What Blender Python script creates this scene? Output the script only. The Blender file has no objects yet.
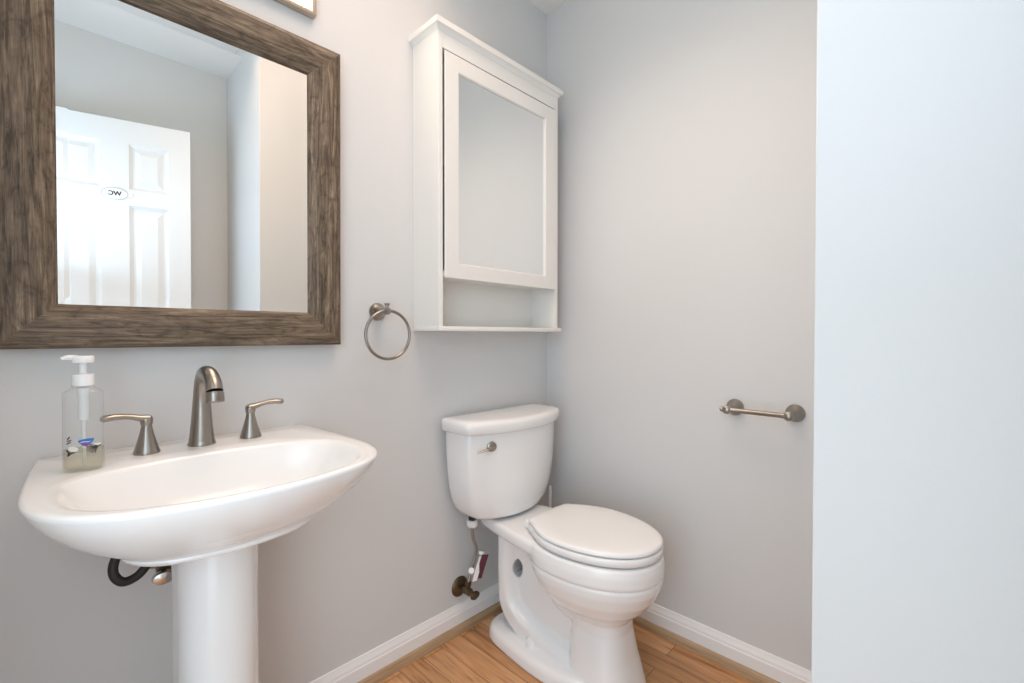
import bpy, bmesh, math, random
from mathutils import Vector, Matrix

random.seed(4)
PI = math.pi
R = math.radians
sc = bpy.context.scene
COL = sc.collection

# ------------------------------------------------------------------ camera
cam_data = bpy.data.cameras.new('camera')
cam_data.sensor_width = 36.0
cam_data.lens = 463.407 / 1024 * 36.0
cam_data.clip_start = 0.01
cam = bpy.data.objects.new('camera', cam_data)
COL.objects.link(cam)
cam.location = (0, 0, 1.073)
cam.rotation_euler = (R(90 - 0.769), 0, R(44.238 - 90))
sc.camera = cam

# ------------------------------------------------------------------ light
sc.view_settings.view_transform = 'Standard'
sc.view_settings.look = 'None'
sc.view_settings.gamma = 1.0
sc.view_settings.use_curve_mapping = False
sc.view_settings.exposure = 0.0

world = bpy.data.worlds.new('sky_outside')
sc.world = world
world.use_nodes = True
wb = world.node_tree.nodes['Background']
wb.inputs[0].default_value = (0.77, 0.90, 1.0, 1)
wb.inputs[1].default_value = 2.0


def area(name, loc, target, sx, sy, energy, color, spread=180):
    d = bpy.data.lights.new(name, 'AREA')
    d.shape = 'RECTANGLE'
    d.size, d.size_y = sx, sy
    d.energy = energy
    d.color = color
    d.spread = R(spread)
    o = bpy.data.objects.new(name, d)
    COL.objects.link(o)
    o.location = loc
    o.rotation_euler = (Vector(target) - Vector(loc)).to_track_quat('-Z', 'Y').to_euler()
    return o


# daylight that comes in through the doorway in the left wall
area('hall_daylight', (-0.27, 0.30, 0.90), (0.40, 0.90, 0.80), 0.6, 1.65, 4.8, (0.60, 0.83, 1.0))
area('doorway_upfill', (-0.27, 0.08, 1.50), (0.10, 0.04, 2.46), 0.4, 0.8, 5.5, (0.52, 0.76, 1.0))  # added upward fill, lifts the ceiling and rear walls
# added broad warm fill just below the ceiling, no real fixture there
area('ceiling_fill', (0.78, 0.66, 2.45), (0.95, 0.68, 0), 1.1, 0.9, 10.4, (1.0, 0.725, 0.56), 128)
VANITY = 19.0

# ------------------------------------------------------------------ materials


def mat(name, color, rough=0.5, metal=0.0, **kw):
    m = bpy.data.materials.new(name)
    m.use_nodes = True
    b = m.node_tree.nodes['Principled BSDF']
    b.inputs['Base Color'].default_value = (*color, 1)
    b.inputs['Roughness'].default_value = rough
    b.inputs['Metallic'].default_value = metal
    for k, v in kw.items():
        b.inputs[k].default_value = v
    return m


def nodes(m):
    nt = m.node_tree
    return nt, nt.nodes, nt.links, nt.nodes['Principled BSDF']


def tex_coord(m, scale=(1, 1, 1), rot=(0, 0, 0), out='Object'):
    nt, N, L, b = nodes(m)
    tc = N.new('ShaderNodeTexCoord')
    mp = N.new('ShaderNodeMapping')
    mp.inputs['Scale'].default_value = scale
    mp.inputs['Rotation'].default_value = rot
    L.new(tc.outputs[out], mp.inputs['Vector'])
    return mp.outputs['Vector']


def noise(m, vec, scale, detail=4, rough=0.55, dist=0.0):
    nt, N, L, b = nodes(m)
    n = N.new('ShaderNodeTexNoise')
    n.inputs['Scale'].default_value = scale
    n.inputs['Detail'].default_value = detail
    n.inputs['Roughness'].default_value = rough
    n.inputs['Distortion'].default_value = dist
    L.new(vec, n.inputs['Vector'])
    return n.outputs['Fac']


def ramp(m, fac, stops):
    nt, N, L, b = nodes(m)
    r = N.new('ShaderNodeValToRGB')
    el = r.color_ramp.elements
    while len(el) < len(stops):
        el.new(0.5)
    for e, (p, c) in zip(el, stops):
        e.position = p
        e.color = (*c, 1)
    L.new(fac, r.inputs['Fac'])
    return r.outputs['Color']


def mix(m, a, b_, fac, mode='MULTIPLY'):
    nt, N, L, b = nodes(m)
    x = N.new('ShaderNodeMixRGB')
    x.blend_type = mode
    if isinstance(fac, float):
        x.inputs['Fac'].default_value = fac
    else:
        L.new(fac, x.inputs['Fac'])
    for s, v in ((x.inputs['Color1'], a), (x.inputs['Color2'], b_)):
        if isinstance(v, tuple):
            s.default_value = (*v, 1)
        else:
            L.new(v, s)
    return x.outputs['Color']


def bump(m, fac, strength, dist=0.002):
    nt, N, L, b = nodes(m)
    bp = N.new('ShaderNodeBump')
    bp.inputs['Strength'].default_value = strength
    bp.inputs['Distance'].default_value = dist
    L.new(fac, bp.inputs['Height'])
    L.new(bp.outputs['Normal'], b.inputs['Normal'])


def paint(name, color, rough, orange=0.12, sc_=180):
    m = mat(name, color, rough)
    v = tex_coord(m)
    bump(m, noise(m, v, sc_, 2), orange, 0.001)
    return m


M = {}
M['wall'] = paint('grey_wall_paint', (0.69, 0.69, 0.69), 0.5)
M['ceiling'] = paint('white_ceiling_paint', (0.84, 0.83, 0.81), 0.8)
M['trim'] = paint('white_trim_paint', (0.89, 0.88, 0.875), 0.3, 0.05, 90)
M['door'] = paint('white_door_paint', (0.79, 0.79, 0.79), 0.35, 0.05, 60)
M['cabinet'] = paint('white_cabinet_lacquer', (0.85, 0.835, 0.80), 0.28, 0.03, 60)
M['porcelain'] = mat('white_porcelain', (0.90, 0.892, 0.886), 0.2)
M['porcelain'].node_tree.nodes['Principled BSDF'].inputs['Coat Weight'].default_value = 0.4
M['plastic'] = mat('white_plastic', (0.89, 0.885, 0.88), 0.25)
M['nickel'] = mat('brushed_nickel', (0.35, 0.32, 0.285), 0.28, 1.0)
_v = tex_coord(M['nickel'], (400, 400, 12))
bump(M['nickel'], noise(M['nickel'], _v, 2.0, 2), 0.08, 0.0005)
M['tan_metal'] = mat('tan_metal', (0.50, 0.41, 0.32), 0.4, 0.5)
M['bronze'] = mat('tarnished_brass', (0.16, 0.12, 0.075), 0.35, 1.0)
M['mirror'] = mat('silvered_glass', (0.93, 0.94, 0.935), 0.0, 1.0)
M['chrome'] = mat('worn_chrome', (0.6, 0.58, 0.56), 0.2, 1.0)
M['hose'] = mat('black_rubber_hose', (0.018, 0.014, 0.012), 0.5)
M['steel_hose'] = mat('braided_steel', (0.42, 0.40, 0.38), 0.4, 0.9)
M['dark'] = mat('dark_void', (0.02, 0.018, 0.016), 0.6)
M['black_print'] = mat('black_print', (0.03, 0.025, 0.02), 0.5)
M['blue_print'] = mat('blue_print', (0.02, 0.16, 0.52), 0.4)
M['purple_print'] = mat('purple_print', (0.25, 0.05, 0.28), 0.4)
M['cream_print'] = mat('cream_print', (0.80, 0.78, 0.72), 0.4)
M['maroon'] = mat('maroon_card', (0.09, 0.015, 0.03), 0.5)
M['red_print'] = mat('red_print', (0.5, 0.06, 0.05), 0.5)

def clear(name, tint, gloss):
    """thin clear wall: lets light straight through and mirrors a little at grazing angles"""
    m = bpy.data.materials.new(name)
    m.use_nodes = True
    nt = m.node_tree
    N, L = nt.nodes, nt.links
    N.remove(N['Principled BSDF'])
    tr = N.new('ShaderNodeBsdfTransparent')
    tr.inputs['Color'].default_value = (*tint, 1)
    gl = N.new('ShaderNodeBsdfGlossy')
    gl.inputs['Roughness'].default_value = 0.08
    lw = N.new('ShaderNodeLayerWeight')
    lw.inputs['Blend'].default_value = gloss
    df = N.new('ShaderNodeBsdfDiffuse')
    df.inputs['Color'].default_value = (0.9, 0.9, 0.9, 1)
    m2 = N.new('ShaderNodeMixShader')
    m2.inputs['Fac'].default_value = 0.09
    hf = N.new('ShaderNodeMath')
    hf.operation = 'MULTIPLY'
    hf.inputs[1].default_value = 0.45
    L.new(lw.outputs['Facing'], hf.inputs[0])
    mx = N.new('ShaderNodeMixShader')
    L.new(hf.outputs[0], mx.inputs['Fac'])
    L.new(tr.outputs[0], m2.inputs[1])
    L.new(df.outputs[0], m2.inputs[2])
    L.new(m2.outputs[0], mx.inputs[1])
    L.new(gl.outputs[0], mx.inputs[2])
    L.new(mx.outputs[0], N['Material Output'].inputs['Surface'])
    return m


M['clear'] = clear('clear_plastic', (0.95, 0.955, 0.955), 0.22)
M['soap'] = clear('clear_soap', (0.90, 0.87, 0.76), 0.10)

# weathered barn-wood of the mirror frame, grain along local X
m = mat('weathered_wood', (0.15, 0.11, 0.07), 0.55)
v = tex_coord(m, (1.0, 1.0, 1.0))
nt, N, L, b = nodes(m)
oi = N.new('ShaderNodeObjectInfo')
vm = N.new('ShaderNodeVectorMath')
vm.operation = 'MULTIPLY_ADD'
L.new(oi.outputs['Random'], vm.inputs[0])
vm.inputs[1].default_value = (7.3, 3.1, 5.7)
L.new(v, vm.inputs[2])


def stretch(m, vec, s):
    nt, N, L, b = nodes(m)
    mp = N.new('ShaderNodeMapping')
    mp.inputs['Scale'].default_value = s
    L.new(vec, mp.inputs['Vector'])
    return mp.outputs['Vector']


g1 = noise(m, stretch(m, vm.outputs[0], (6, 95, 95)), 1.0, 10, 0.70, 1.1)
g2 = noise(m, stretch(m, vm.outputs[0], (11, 210, 210)), 1.0, 6, 0.7, 0.6)
g3 = noise(m, stretch(m, vm.outputs[0], (13, 26, 26)), 1.0, 5, 0.62, 2.5)
c1 = ramp(m, g1, [(0.36, (0.040, 0.027, 0.018)), (0.44, (0.105, 0.074, 0.048)), (0.54, (0.170, 0.126, 0.086)), (0.66, (0.30, 0.235, 0.17))])
c2 = ramp(m, g2, [(0.34, (0.30, 0.27, 0.24)), (0.44, (0.85, 0.83, 0.81)), (0.6, (1.08, 1.08, 1.08))])
c3 = ramp(m, g3, [(0.32, (0.55, 0.50, 0.45)), (0.46, (0.95, 0.92, 0.89)), (0.62, (1.12, 1.10, 1.06))])
L.new(mix(m, mix(m, c1, c2, 0.75), c3, 1.0), b.inputs['Base Color'])
bump(m, g2, 0.35, 0.001)
M['barnwood'] = m

# honey oak plank floor, boards along Y
m = mat('oak_plank_floor', (0.35, 0.18, 0.08), 0.32)
nt, N, L, b = nodes(m)
tc = N.new('ShaderNodeTexCoord')
mp = N.new('ShaderNodeMapping')
mp.inputs['Rotation'].default_value = (0, 0, R(90))
mp.inputs['Location'].default_value = (0.37, 0.03, 0)
L.new(tc.outputs['Object'], mp.inputs['Vector'])
br = N.new('ShaderNodeTexBrick')
br.offset = 0.37
br.inputs['Scale'].default_value = 1.0
br.inputs['Brick Width'].default_value = 0.9
br.inputs['Row Height'].default_value = 0.083
br.inputs['Mortar Size'].default_value = 0.0009
br.inputs['Mortar Smooth'].default_value = 0.3
br.inputs['Color1'].default_value = (0.0, 0.0, 0.0, 1)
br.inputs['Color2'].default_value = (1, 1, 1, 1)
br.inputs['Mortar'].default_value = (0.3, 0.3, 0.3, 1)
L.new(mp.outputs['Vector'], br.inputs['Vector'])
sep = N.new('ShaderNodeSeparateColor')
L.new(br.outputs['Color'], sep.inputs['Color'])
plank = ramp(m, sep.outputs['Red'], [(0.0, (0.56, 0.285, 0.125)), (0.5, (0.66, 0.35, 0.165)), (1.0, (0.76, 0.43, 0.22))])
off = N.new('ShaderNodeVectorMath')
off.operation = 'MULTIPLY_ADD'
L.new(br.outputs['Color'], off.inputs[0])
off.inputs[1].default_value = (3.0, 9.0, 2.0)
L.new(tc.outputs['Object'], off.inputs[2])
gr = noise(m, stretch(m, off.outputs[0], (34, 2.6, 1)), 1.0, 6, 0.6, 1.6)
fine = noise(m, stretch(m, off.outputs[0], (240, 7, 1)), 1.0, 3, 0.6, 0.2)
cg = ramp(m, gr, [(0.30, (0.42, 0.33, 0.26)), (0.45, (0.86, 0.83, 0.79)), (0.66, (1.08, 1.08, 1.08))])
cf = ramp(m, fine, [(0.3, (0.72, 0.68, 0.64)), (0.55, (1, 1, 1))])
fl = mix(m, mix(m, plank, cg, 0.9), cf, 0.6)
fl = mix(m, fl, (0.055, 0.028, 0.012), br.outputs['Fac'], 'MIX')
L.new(fl, b.inputs['Base Color'])
M['floor'] = m

m = mat('tan_wood_moulding', (0.34, 0.23, 0.14), 0.4)
v = tex_coord(m, (6, 6, 160))
L_ = nodes(m)[2]
L_.new(ramp(m, noise(m, v, 1.0, 4), [(0.3, (0.36, 0.23, 0.125)), (0.7, (0.52, 0.36, 0.22))]), nodes(m)[3].inputs['Base Color'])
M['shoe'] = m

m = bpy.data.materials.new('lit_frosted_glass')
m.use_nodes = True
nodes(m)[3].inputs['Base Color'].default_value = (0.9, 0.9, 0.9, 1)
nodes(m)[3].inputs['Emission Color'].default_value = (1.0, 0.92, 0.68, 1)
nodes(m)[3].inputs['Emission Strength'].default_value = VANITY
M['lamp'] = m

# ------------------------------------------------------------------ mesh helpers


def world_origin(p):
    v = Vector((0, 0, 0))
    while p is not None:
        v = v + p.location
        p = p.parent
    return v


def obj(name, bm, material, parent=None, smooth=True, local=False, angle=40):
    """bm holds world coordinates; they are moved into the parent's frame"""
    if parent is not None and not local:
        bmesh.ops.translate(bm, vec=-world_origin(parent), verts=bm.verts)
    bmesh.ops.recalc_face_normals(bm, faces=bm.faces)
    me = bpy.data.meshes.new(name)
    bm.to_mesh(me)
    bm.free()
    o = bpy.data.objects.new(name, me)
    COL.objects.link(o)
    mats = material if isinstance(material, (list, tuple)) else [material]
    for mm in mats:
        me.materials.append(mm)
    if smooth:
        for p in me.polygons:
            p.use_smooth = True
        me.set_sharp_from_angle(angle=R(angle))
    if parent is not None:
        o.parent = parent
    return o


def tag(o, label, cat, group=None):
    o['label'] = label
    o['category'] = cat
    if group:
        o['group'] = group
    return o


def thing(name, label, cat, loc, group=None):
    o = bpy.data.objects.new(name, None)
    o.empty_display_size = 0.05
    COL.objects.link(o)
    o.location = loc
    return tag(o, label, cat, group)


def struct(o):
    o['kind'] = 'structure'
    return o


def add_box(bm, x0, x1, y0, y1, z0, z1, bevel=0.0, seg=2):
    g = bmesh.ops.create_cube(bm, size=1.0)
    vs = g['verts']
    for v in vs:
        v.co = Vector(((x0 + x1) / 2 + v.co.x * (x1 - x0), (y0 + y1) / 2 + v.co.y * (y1 - y0), (z0 + z1) / 2 + v.co.z * (z1 - z0)))
    if bevel > 0:
        es = list({e for v in vs for e in v.link_edges})
        bmesh.ops.bevel(bm, geom=es, offset=bevel, segments=seg, profile=0.5, affect='EDGES')
    return bm


def box(x0, x1, y0, y1, z0, z1, bevel=0.0, seg=2):
    return add_box(bmesh.new(), x0, x1, y0, y1, z0, z1, bevel, seg)


def add_loft(bm, rings, cap0=True, cap1=True, closed=True):
    rv = [[bm.verts.new(p) for p in r] for r in rings]
    n = len(rv[0])
    for a, c in zip(rv[:-1], rv[1:]):
        for i in range(n if closed else n - 1):
            j = (i + 1) % n
            bm.faces.new((a[i], a[j], c[j], c[i]))
    if cap0:
        bm.faces.new(list(reversed(rv[0])))
    if cap1:
        bm.faces.new(rv[-1])
    return bm


def loft(rings, **k):
    return add_loft(bmesh.new(), rings, **k)


def frame_of(axis):
    z = Vector(axis).normalized()
    h = Vector((0, 0, 1)) if abs(z.z) < 0.9 else Vector((1, 0, 0))
    x = h.cross(z).normalized()
    return x, z.cross(x), z


def add_lathe(bm, origin, axis, prof, n=32, sx=1.0, sy=1.0):
    """prof: (radius, height) pairs along axis"""
    o = Vector(origin)
    x, y, z = frame_of(axis)
    rings = []
    for r, h in prof:
        r = max(r, 0.00005)
        rings.append([o + z * h + x * (r * sx * math.cos(2 * PI * i / n)) + y * (r * sy * math.sin(2 * PI * i / n)) for i in range(n)])
    return add_loft(bm, rings)


def lathe(origin, axis, prof, n=32, **k):
    return add_lathe(bmesh.new(), origin, axis, prof, n, **k)


def spline(pts, per=8):
    """Catmull-Rom through tuples of any length"""
    out = []
    P = [pts[0]] + list(pts) + [pts[-1]]
    for i in range(1, len(P) - 2):
        p0, p1, p2, p3 = P[i - 1:i + 3]
        for k in range(per):
            t = k / per
            out.append(tuple(0.5 * (2 * b_ + (c - a) * t + (2 * a - 5 * b_ + 4 * c - d) * t * t + (3 * b_ - a - 3 * c + d) * t ** 3) for a, b_, c, d in zip(p0, p1, p2, p3)))
    out.append(tuple(pts[-1]))
    return out


def add_tube(bm, path, n=16, flat=1.0, up=None):
    """path: (x, y, z, r) samples; flat scales the section's second axis"""
    P = [Vector(p[:3]) for p in path]
    rings = []
    u = None
    for i, p in enumerate(P):
        t = (P[min(i + 1, len(P) - 1)] - P[max(i - 1, 0)]).normalized()
        if u is None:
            h = Vector(up) if up else (Vector((0, 0, 1)) if abs(t.z) < 0.9 else Vector((1, 0, 0)))
            u = (h - t * h.dot(t)).normalized()
        else:
            u = (u - t * u.dot(t)).normalized()
        w = t.cross(u)
        r = path[i][3]
        rings.append([p + w * (r * math.cos(2 * PI * k / n)) + u * (r * flat * math.sin(2 * PI * k / n)) for k in range(n)])
    return add_loft(bm, rings)


def tube(path, n=16, **k):
    return add_tube(bmesh.new(), path, n, **k)


def add_prism(bm, prof, axis, a0, a1):
    """prof: closed polygon of (u, z); axis 'x' runs along x with u=y, axis 'y' runs along y with u=x"""
    rings = []
    for a in (a0, a1):
        rings.append([(a, u, z) if axis == 'x' else (u, a, z) for u, z in prof])
    return add_loft(bm, rings)


def oval(n, cx, cy, w, front, back, pw=2.0, pb=2.0):
    """closed outline, lying toward -y at front and +y at back"""
    pts = []
    for i in range(n):
        t = 2 * PI * i / n
        c, s = math.cos(t), math.sin(t)
        p = pb if s > 0 else pw
        x = math.copysign(abs(c) ** (2 / p), c)
        y = math.copysign(abs(s) ** (2 / p), s)
        pts.append((cx + w * x, cy + (back if s > 0 else front) * y))
    return pts


# ------------------------------------------------------------------ room
YW = 1.310      # mirror wall
XR = 1.565      # right wall of the toilet niche
XB, YB = 0.751, 0.148   # corner of the wall on the right of the picture
YF = -0.385     # wall behind the camera
XL = -0.200     # wall with the doorway
ZC = 2.465
T = 0.12

struct(obj('floor', box(-1.6, XR + T, YF - T, YW + T, -0.05, 0.0), M['floor'], smooth=False))
struct(obj('ceiling', box(XL - T, XR + T, YF - T, YW + T, ZC, ZC + 0.05), M['ceiling'], smooth=False))
struct(obj('wall_back', box(XL - T, XR + T, YW, YW + T, 0, ZC), M['wall'], smooth=False))
struct(obj('wall_right', box(XR, XR + T, YB, YW, 0, ZC), M['wall'], smooth=False))
struct(obj('wall_near', box(XB, XR + T, YF, YB, 0, ZC, 0.002, 2), M['wall'], smooth=False))
struct(obj('wall_front', box(XL - T, XR + T, YF - T, YF, 0, ZC), M['wall'], smooth=False))
DY0, DY1, DZ = -0.330, 0.620, 2.05
bm = box(XL - T, XL, DY1, YW, 0, ZC)
add_box(bm, XL - T, XL, DY0, DY1, DZ, ZC)
add_box(bm, XL - T, XL, YF, DY0, 0, ZC)
struct(obj('wall_left', bm, M['wall'], smooth=False))

# door casing on the room side
bm = bmesh.new()
add_box(bm, XL, XL + 0.014, DY1, DY1 + 0.06, 0, DZ + 0.06, 0.004)
add_box(bm, XL, XL + 0.014, DY0, DY1, DZ, DZ + 0.06, 0.004)
struct(obj('trim_3', bm, M['trim']))

# baseboards with a stepped ogee top and a tan shoe moulding
BB = [(0.0, 0.0), (0.014, 0.0), (0.014, 0.066), (0.0115, 0.070), (0.0115, 0.074), (0.0095, 0.080), (0.006, 0.086), (0.0045, 0.094), (0.0, 0.095)]
QR = [(0.014, 0.0), (0.014, 0.029), (0.017, 0.0285), (0.021, 0.0255), (0.0245, 0.020), (0.0265, 0.013), (0.027, 0.0)]
YP = YW - 0.0


def along(prof, wall):
    bm = bmesh.new()
    if wall == 'back':
        add_prism(bm, [(YW - u, z) for u, z in prof], 'x', XL, XR)
    elif wall == 'right':
        add_prism(bm, [(XR - u, z) for u, z in prof], 'y', YB, YW)
    elif wall == 'near':
        add_prism(bm, [(YB + u, z) for u, z in prof], 'x', XB, XR)
    return bm


for w in ('back', 'right', 'near'):
    struct(obj('baseboard_' + w, along(BB, w), M['trim'], angle=25))
    struct(obj({'back': 'trim_1', 'right': 'trim_2', 'near': 'trim_4'}[w], along(QR, w), M['shoe'], angle=30))
struct(obj('baseboard_side', add_prism(bmesh.new(), [(XB - u, z) for u, z in BB], 'y', YF, YB), M['trim'], angle=25))

# open six panel door behind the camera, seen in the mirror
HX, HY, DA = -0.035, -0.315, R(15.0)
DW, DH, DT = 0.590, 2.03, 0.035


def panel_door():
    bm = bmesh.new()
    st, mu = 0.105, 0.100
    pw = 0.150
    xs = [0, st, st + pw, st + pw + mu, st + 2 * pw + mu, DW]
    zs = [0, 0.20, 0.80, 0.98, 1.642, 1.714, 1.925, DH]
    holes = {(i, k) for i in (1, 3) for k in (1, 3, 5)}
    for side in (0, 1):
        y = DT if side else 0.0
        sg = -1 if side else 1
        def q(x0, x1, z0, z1, ins0, d0, ins1=None, d1=None):
            pass
        grid = {(i, k): bm.verts.new((x, y, z)) for i, x in enumerate(xs) for k, z in enumerate(zs)}
        for i in range(5):
            for k in range(7):
                cs = [grid[(i, k)], grid[(i + 1, k)], grid[(i + 1, k + 1)], grid[(i, k + 1)]]
                if (i, k) not in holes:
                    bm.faces.new(cs)
                    continue
                prev = cs
                for ins, dep in ((0.004, 0.005), (0.014, 0.013), (0.022, 0.013), (0.044, 0.004)):
                    x0, x1, z0, z1 = xs[i] + ins, xs[i + 1] - ins, zs[k] + ins, zs[k + 1] - ins
                    yy = y + sg * dep
                    cur = [bm.verts.new(p) for p in ((x0, yy, z0), (x1, yy, z0), (x1, yy, z1), (x0, yy, z1))]
                    for a in range(4):
                        c = (a + 1) % 4
                        bm.faces.new((prev[a], prev[c], cur[c], cur[a]))
                    prev = cur
                bm.faces.new(prev)
    # edges of the slab
    bm.verts.ensure_lookup_table()
    n = len(xs) * len(zs)
    for (xa, za, xb, zb) in ((0, 0, DW, 0), (DW, 0, DW, DH), (DW, DH, 0, DH), (0, DH, 0, 0)):
        vs = [bm.verts.new(p) for p in ((xa, 0, za), (xb, 0, zb), (xb, DT, zb), (xa, DT, za))]
        bm.faces.new(vs)
    bmesh.ops.translate(bm, vec=(0, -DT, 0.012), verts=bm.verts)
    return bm


door = struct(obj('door_1', panel_door(), M['door'], smooth=False))
door.location = (HX, HY, 0)
door.rotation_euler = (0, 0, DA)
for s in (1, -1):
    kb = lathe((DW - 0.06, 0 if s > 0 else -DT, 0.95), (0, s, 0), [(0, 0), (0.032, 0), (0.032, 0.006), (0.012, 0.012), (0.011, 0.03), (0.024, 0.04), (0.028, 0.052), (0.02, 0.064), (0, 0.066)], 24)
    obj('door_knob', kb, M['nickel'], door, local=True)

sign = thing('door_sign', 'small oval white WC plaque on the open white door, seen in the mirror', 'sign', (0, 0, 0))
sign.location = Vector((HX, HY, 0)) + Matrix.Rotation(DA, 3, 'Z') @ Vector((0.305, 0.0, 1.700))
sign.rotation_euler = (0, 0, DA)
bm = bmesh.new()
add_lathe(bm, (0, 0, 0), (0, 1, 0), [(0, 0), (0.052, 0), (0.052, 0.003), (0.047, 0.005), (0, 0.005)], 40, sx=1.0, sy=0.56)
for s in (-1, 1):
    add_lathe(bm, (s * 0.055, 0, 0), (0, 1, 0), [(0, 0), (0.011, 0), (0.010, 0.004), (0, 0.004)], 16)
obj('plaque', bm, M['plastic'], sign, local=True)
ring = [(0.047 * math.cos(2 * PI * i / 40), 0.0052, 0.0265 * math.sin(2 * PI * i / 40), 0.0010) for i in range(41)]
obj('border_line', tube(ring, 6), mat('grey_print', (0.25, 0.26, 0.27), 0.5), sign, local=True)


def text_mesh(body, size, depth):
    cu = bpy.data.curves.new('lettering', 'FONT')
    cu.body = body
    cu.size = size
    cu.extrude = depth
    cu.offset = 0.0010
    cu.align_x = 'CENTER'
    cu.align_y = 'CENTER'
    tmp = bpy.data.objects.new('lettering', cu)
    COL.objects.link(tmp)
    dg = bpy.context.evaluated_depsgraph_get()
    me = bpy.data.meshes.new_from_object(tmp.evaluated_get(dg))
    bpy.data.objects.remove(tmp)
    bm = bmesh.new()
    bm.from_mesh(me)
    return bm


bm = text_mesh('WC', 0.027, 0.0004)
bmesh.ops.rotate(bm, cent=(0, 0, 0), matrix=Matrix.Rotation(R(90), 3, 'X'), verts=bm.verts)
bmesh.ops.rotate(bm, cent=(0, 0, 0), matrix=Matrix.Rotation(R(180), 3, 'Z'), verts=bm.verts)
bmesh.ops.translate(bm, vec=(0, 0.0056, 0), verts=bm.verts)
obj('lettering', bm, M['black_print'], sign, smooth=False, local=True)

# ------------------------------------------------------------------ wall mirror
MX0, MX1, MZ0, MZ1 = -0.0570, 0.6070, 1.047, 1.866
FWD, FTH = 0.088, 0.030
TILT = R(0.45)
mir = thing('wall_mirror', 'rectangular wall mirror in a wide weathered brown wood frame above the sink', 'mirror', ((MX0 + MX1) / 2, YW - 0.0135, MZ0))
mir.rotation_euler = (TILT, 0, 0)
mw, mh = MX1 - MX0, MZ1 - MZ0
# cross-section across the member: (distance from outer edge, thickness)
FP = [(0.0, 0.0), (0.0, 0.022), (0.003, 0.026), (0.010, 0.029), (0.030, 0.030), (0.055, 0.0275), (0.070, 0.024), (0.078, 0.020), (0.084, 0.0165), (FWD, 0.012), (FWD, 0.0)]


def member(length):
    """mitred member along local x, outer edge at z=0, inner edge up"""
    rings = []
    n = 12
    for k in range(n + 1):
        t = k / n
        rings.append([((d + (length - 2 * d) * t) - length / 2, -h, d) for d, h in FP])
    return loft(rings)


for nm, L_, loc, rot in (('bottom_rail', mw, (0, 0, 0), 0), ('top_rail', mw, (0, 0, mh), PI), ('stile', mh, (-mw / 2, 0, mh / 2), PI / 2), ('stile', mh, (mw / 2, 0, mh / 2), -PI / 2)):
    o = obj(nm, member(L_), M['barnwood'], mir, local=True, angle=25)
    o.location = loc
    o.rotation_euler = (0, rot, 0)
# bevelled glass: flat field and four bevel strips
gx, g0, g1 = mw / 2 - FWD + 0.003, FWD - 0.003, mh - FWD + 0.003
BW, BA = 0.020, R(1.5)
bd = BW * math.tan(BA)
gy = -0.010
bm = bmesh.new()
inn = [bm.verts.new(p) for p in ((-gx + BW, gy, g0 + BW), (gx - BW, gy, g0 + BW), (gx - BW, gy, g1 - BW), (-gx + BW, gy, g1 - BW))]
out = [bm.verts.new(p) for p in ((-gx, gy - bd, g0), (gx, gy - bd, g0), (gx, gy - bd, g1), (-gx, gy - bd, g1))]
bk = [bm.verts.new((v.co.x, -0.003, v.co.z)) for v in out]
bm.faces.new(inn)
bm.faces.new(bk)
for a in range(4):
    c = (a + 1) % 4
    bm.faces.new((out[a], out[c], inn[c], inn[a]))
    bm.faces.new((bk[a], bk[c], out[c], out[a]))
obj('mirror_glass', bm, M['mirror'], mir, smooth=False, local=True)

# ------------------------------------------------------------------ vanity light
lx0, lx1, lz0, lz1, ly = 0.000, 0.551, 1.953, 2.095, 1.288
van = thing('vanity_light', 'lit vanity light with white glass and a tan metal rim above the wooden mirror', 'light', ((lx0 + lx1) / 2, YW, lz0))
bm = bmesh.new()
fr = 0.014
yb_ = YW - 0.0005
add_box(bm, lx0, lx1, ly, yb_, lz0, lz0 + fr, 0.005)
add_box(bm, lx0, lx1, ly, yb_, lz1 - fr, lz1, 0.005)
add_box(bm, lx0, lx0 + fr, ly, yb_, lz0 + 0.003, lz1 - 0.003, 0.005)
add_box(bm, lx1 - fr, lx1, ly, yb_, lz0 + 0.003, lz1 - 0.003, 0.005)
obj('rim', bm, M['tan_metal'], van)
obj('diffuser', box(lx0 + fr - 0.002, lx1 - fr + 0.002, ly + 0.004, ly + 0.014, lz0 + fr - 0.002, lz1 - fr + 0.002, 0.003), M['lamp'], van)
obj('backplate', box(lx0 + 0.01, lx1 - 0.01, yb_ - 0.006, yb_, lz0 + 0.01, lz1 - 0.01, 0.002), M['tan_metal'], van)

# ------------------------------------------------------------------ mirror cabinet
cx0, cx1, cyf, cz0, cz1 = 0.876, 1.468, 1.173, 1.087, 2.043
cab = thing('wall_cabinet', 'white wall cabinet with a mirrored door and open bottom niche above the toilet', 'cabinet', ((cx0 + cx1) / 2, YW, cz0))
bm = bmesh.new()
pt = 0.018
add_box(bm, cx0, cx0 + pt, cyf, YW, cz0 + 0.012, cz1, 0.0015)
add_box(bm, cx1 - pt, cx1, cyf, YW, cz0 + 0.012, cz1, 0.0015)
add_box(bm, cx0 + pt, cx1 - pt, YW - 0.012, YW - 0.001, cz0 + 0.012, cz1)
add_box(bm, cx0 + pt, cx1 - pt, cyf + 0.004, YW - 0.012, 1.262, 1.277)
add_box(bm, cx0 + pt, cx1 - pt, cyf + 0.03, YW - 0.012, 1.62, 1.635)
obj('carcass', bm, M['cabinet'], cab, smooth=False)
obj('fascia_rail', box(cx0 + pt, cx1 - pt, cyf + 0.001, cyf + 0.020, 1.9735, cz1, 0.001), M['cabinet'], cab, smooth=False)
bm = bmesh.new()
prof = [(0.0, 2.036), (0.004, 2.036), (0.010, 2.043), (0.012, 2.046), (0.013, 2.062), (0.0, 2.062)]
rings = []
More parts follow.
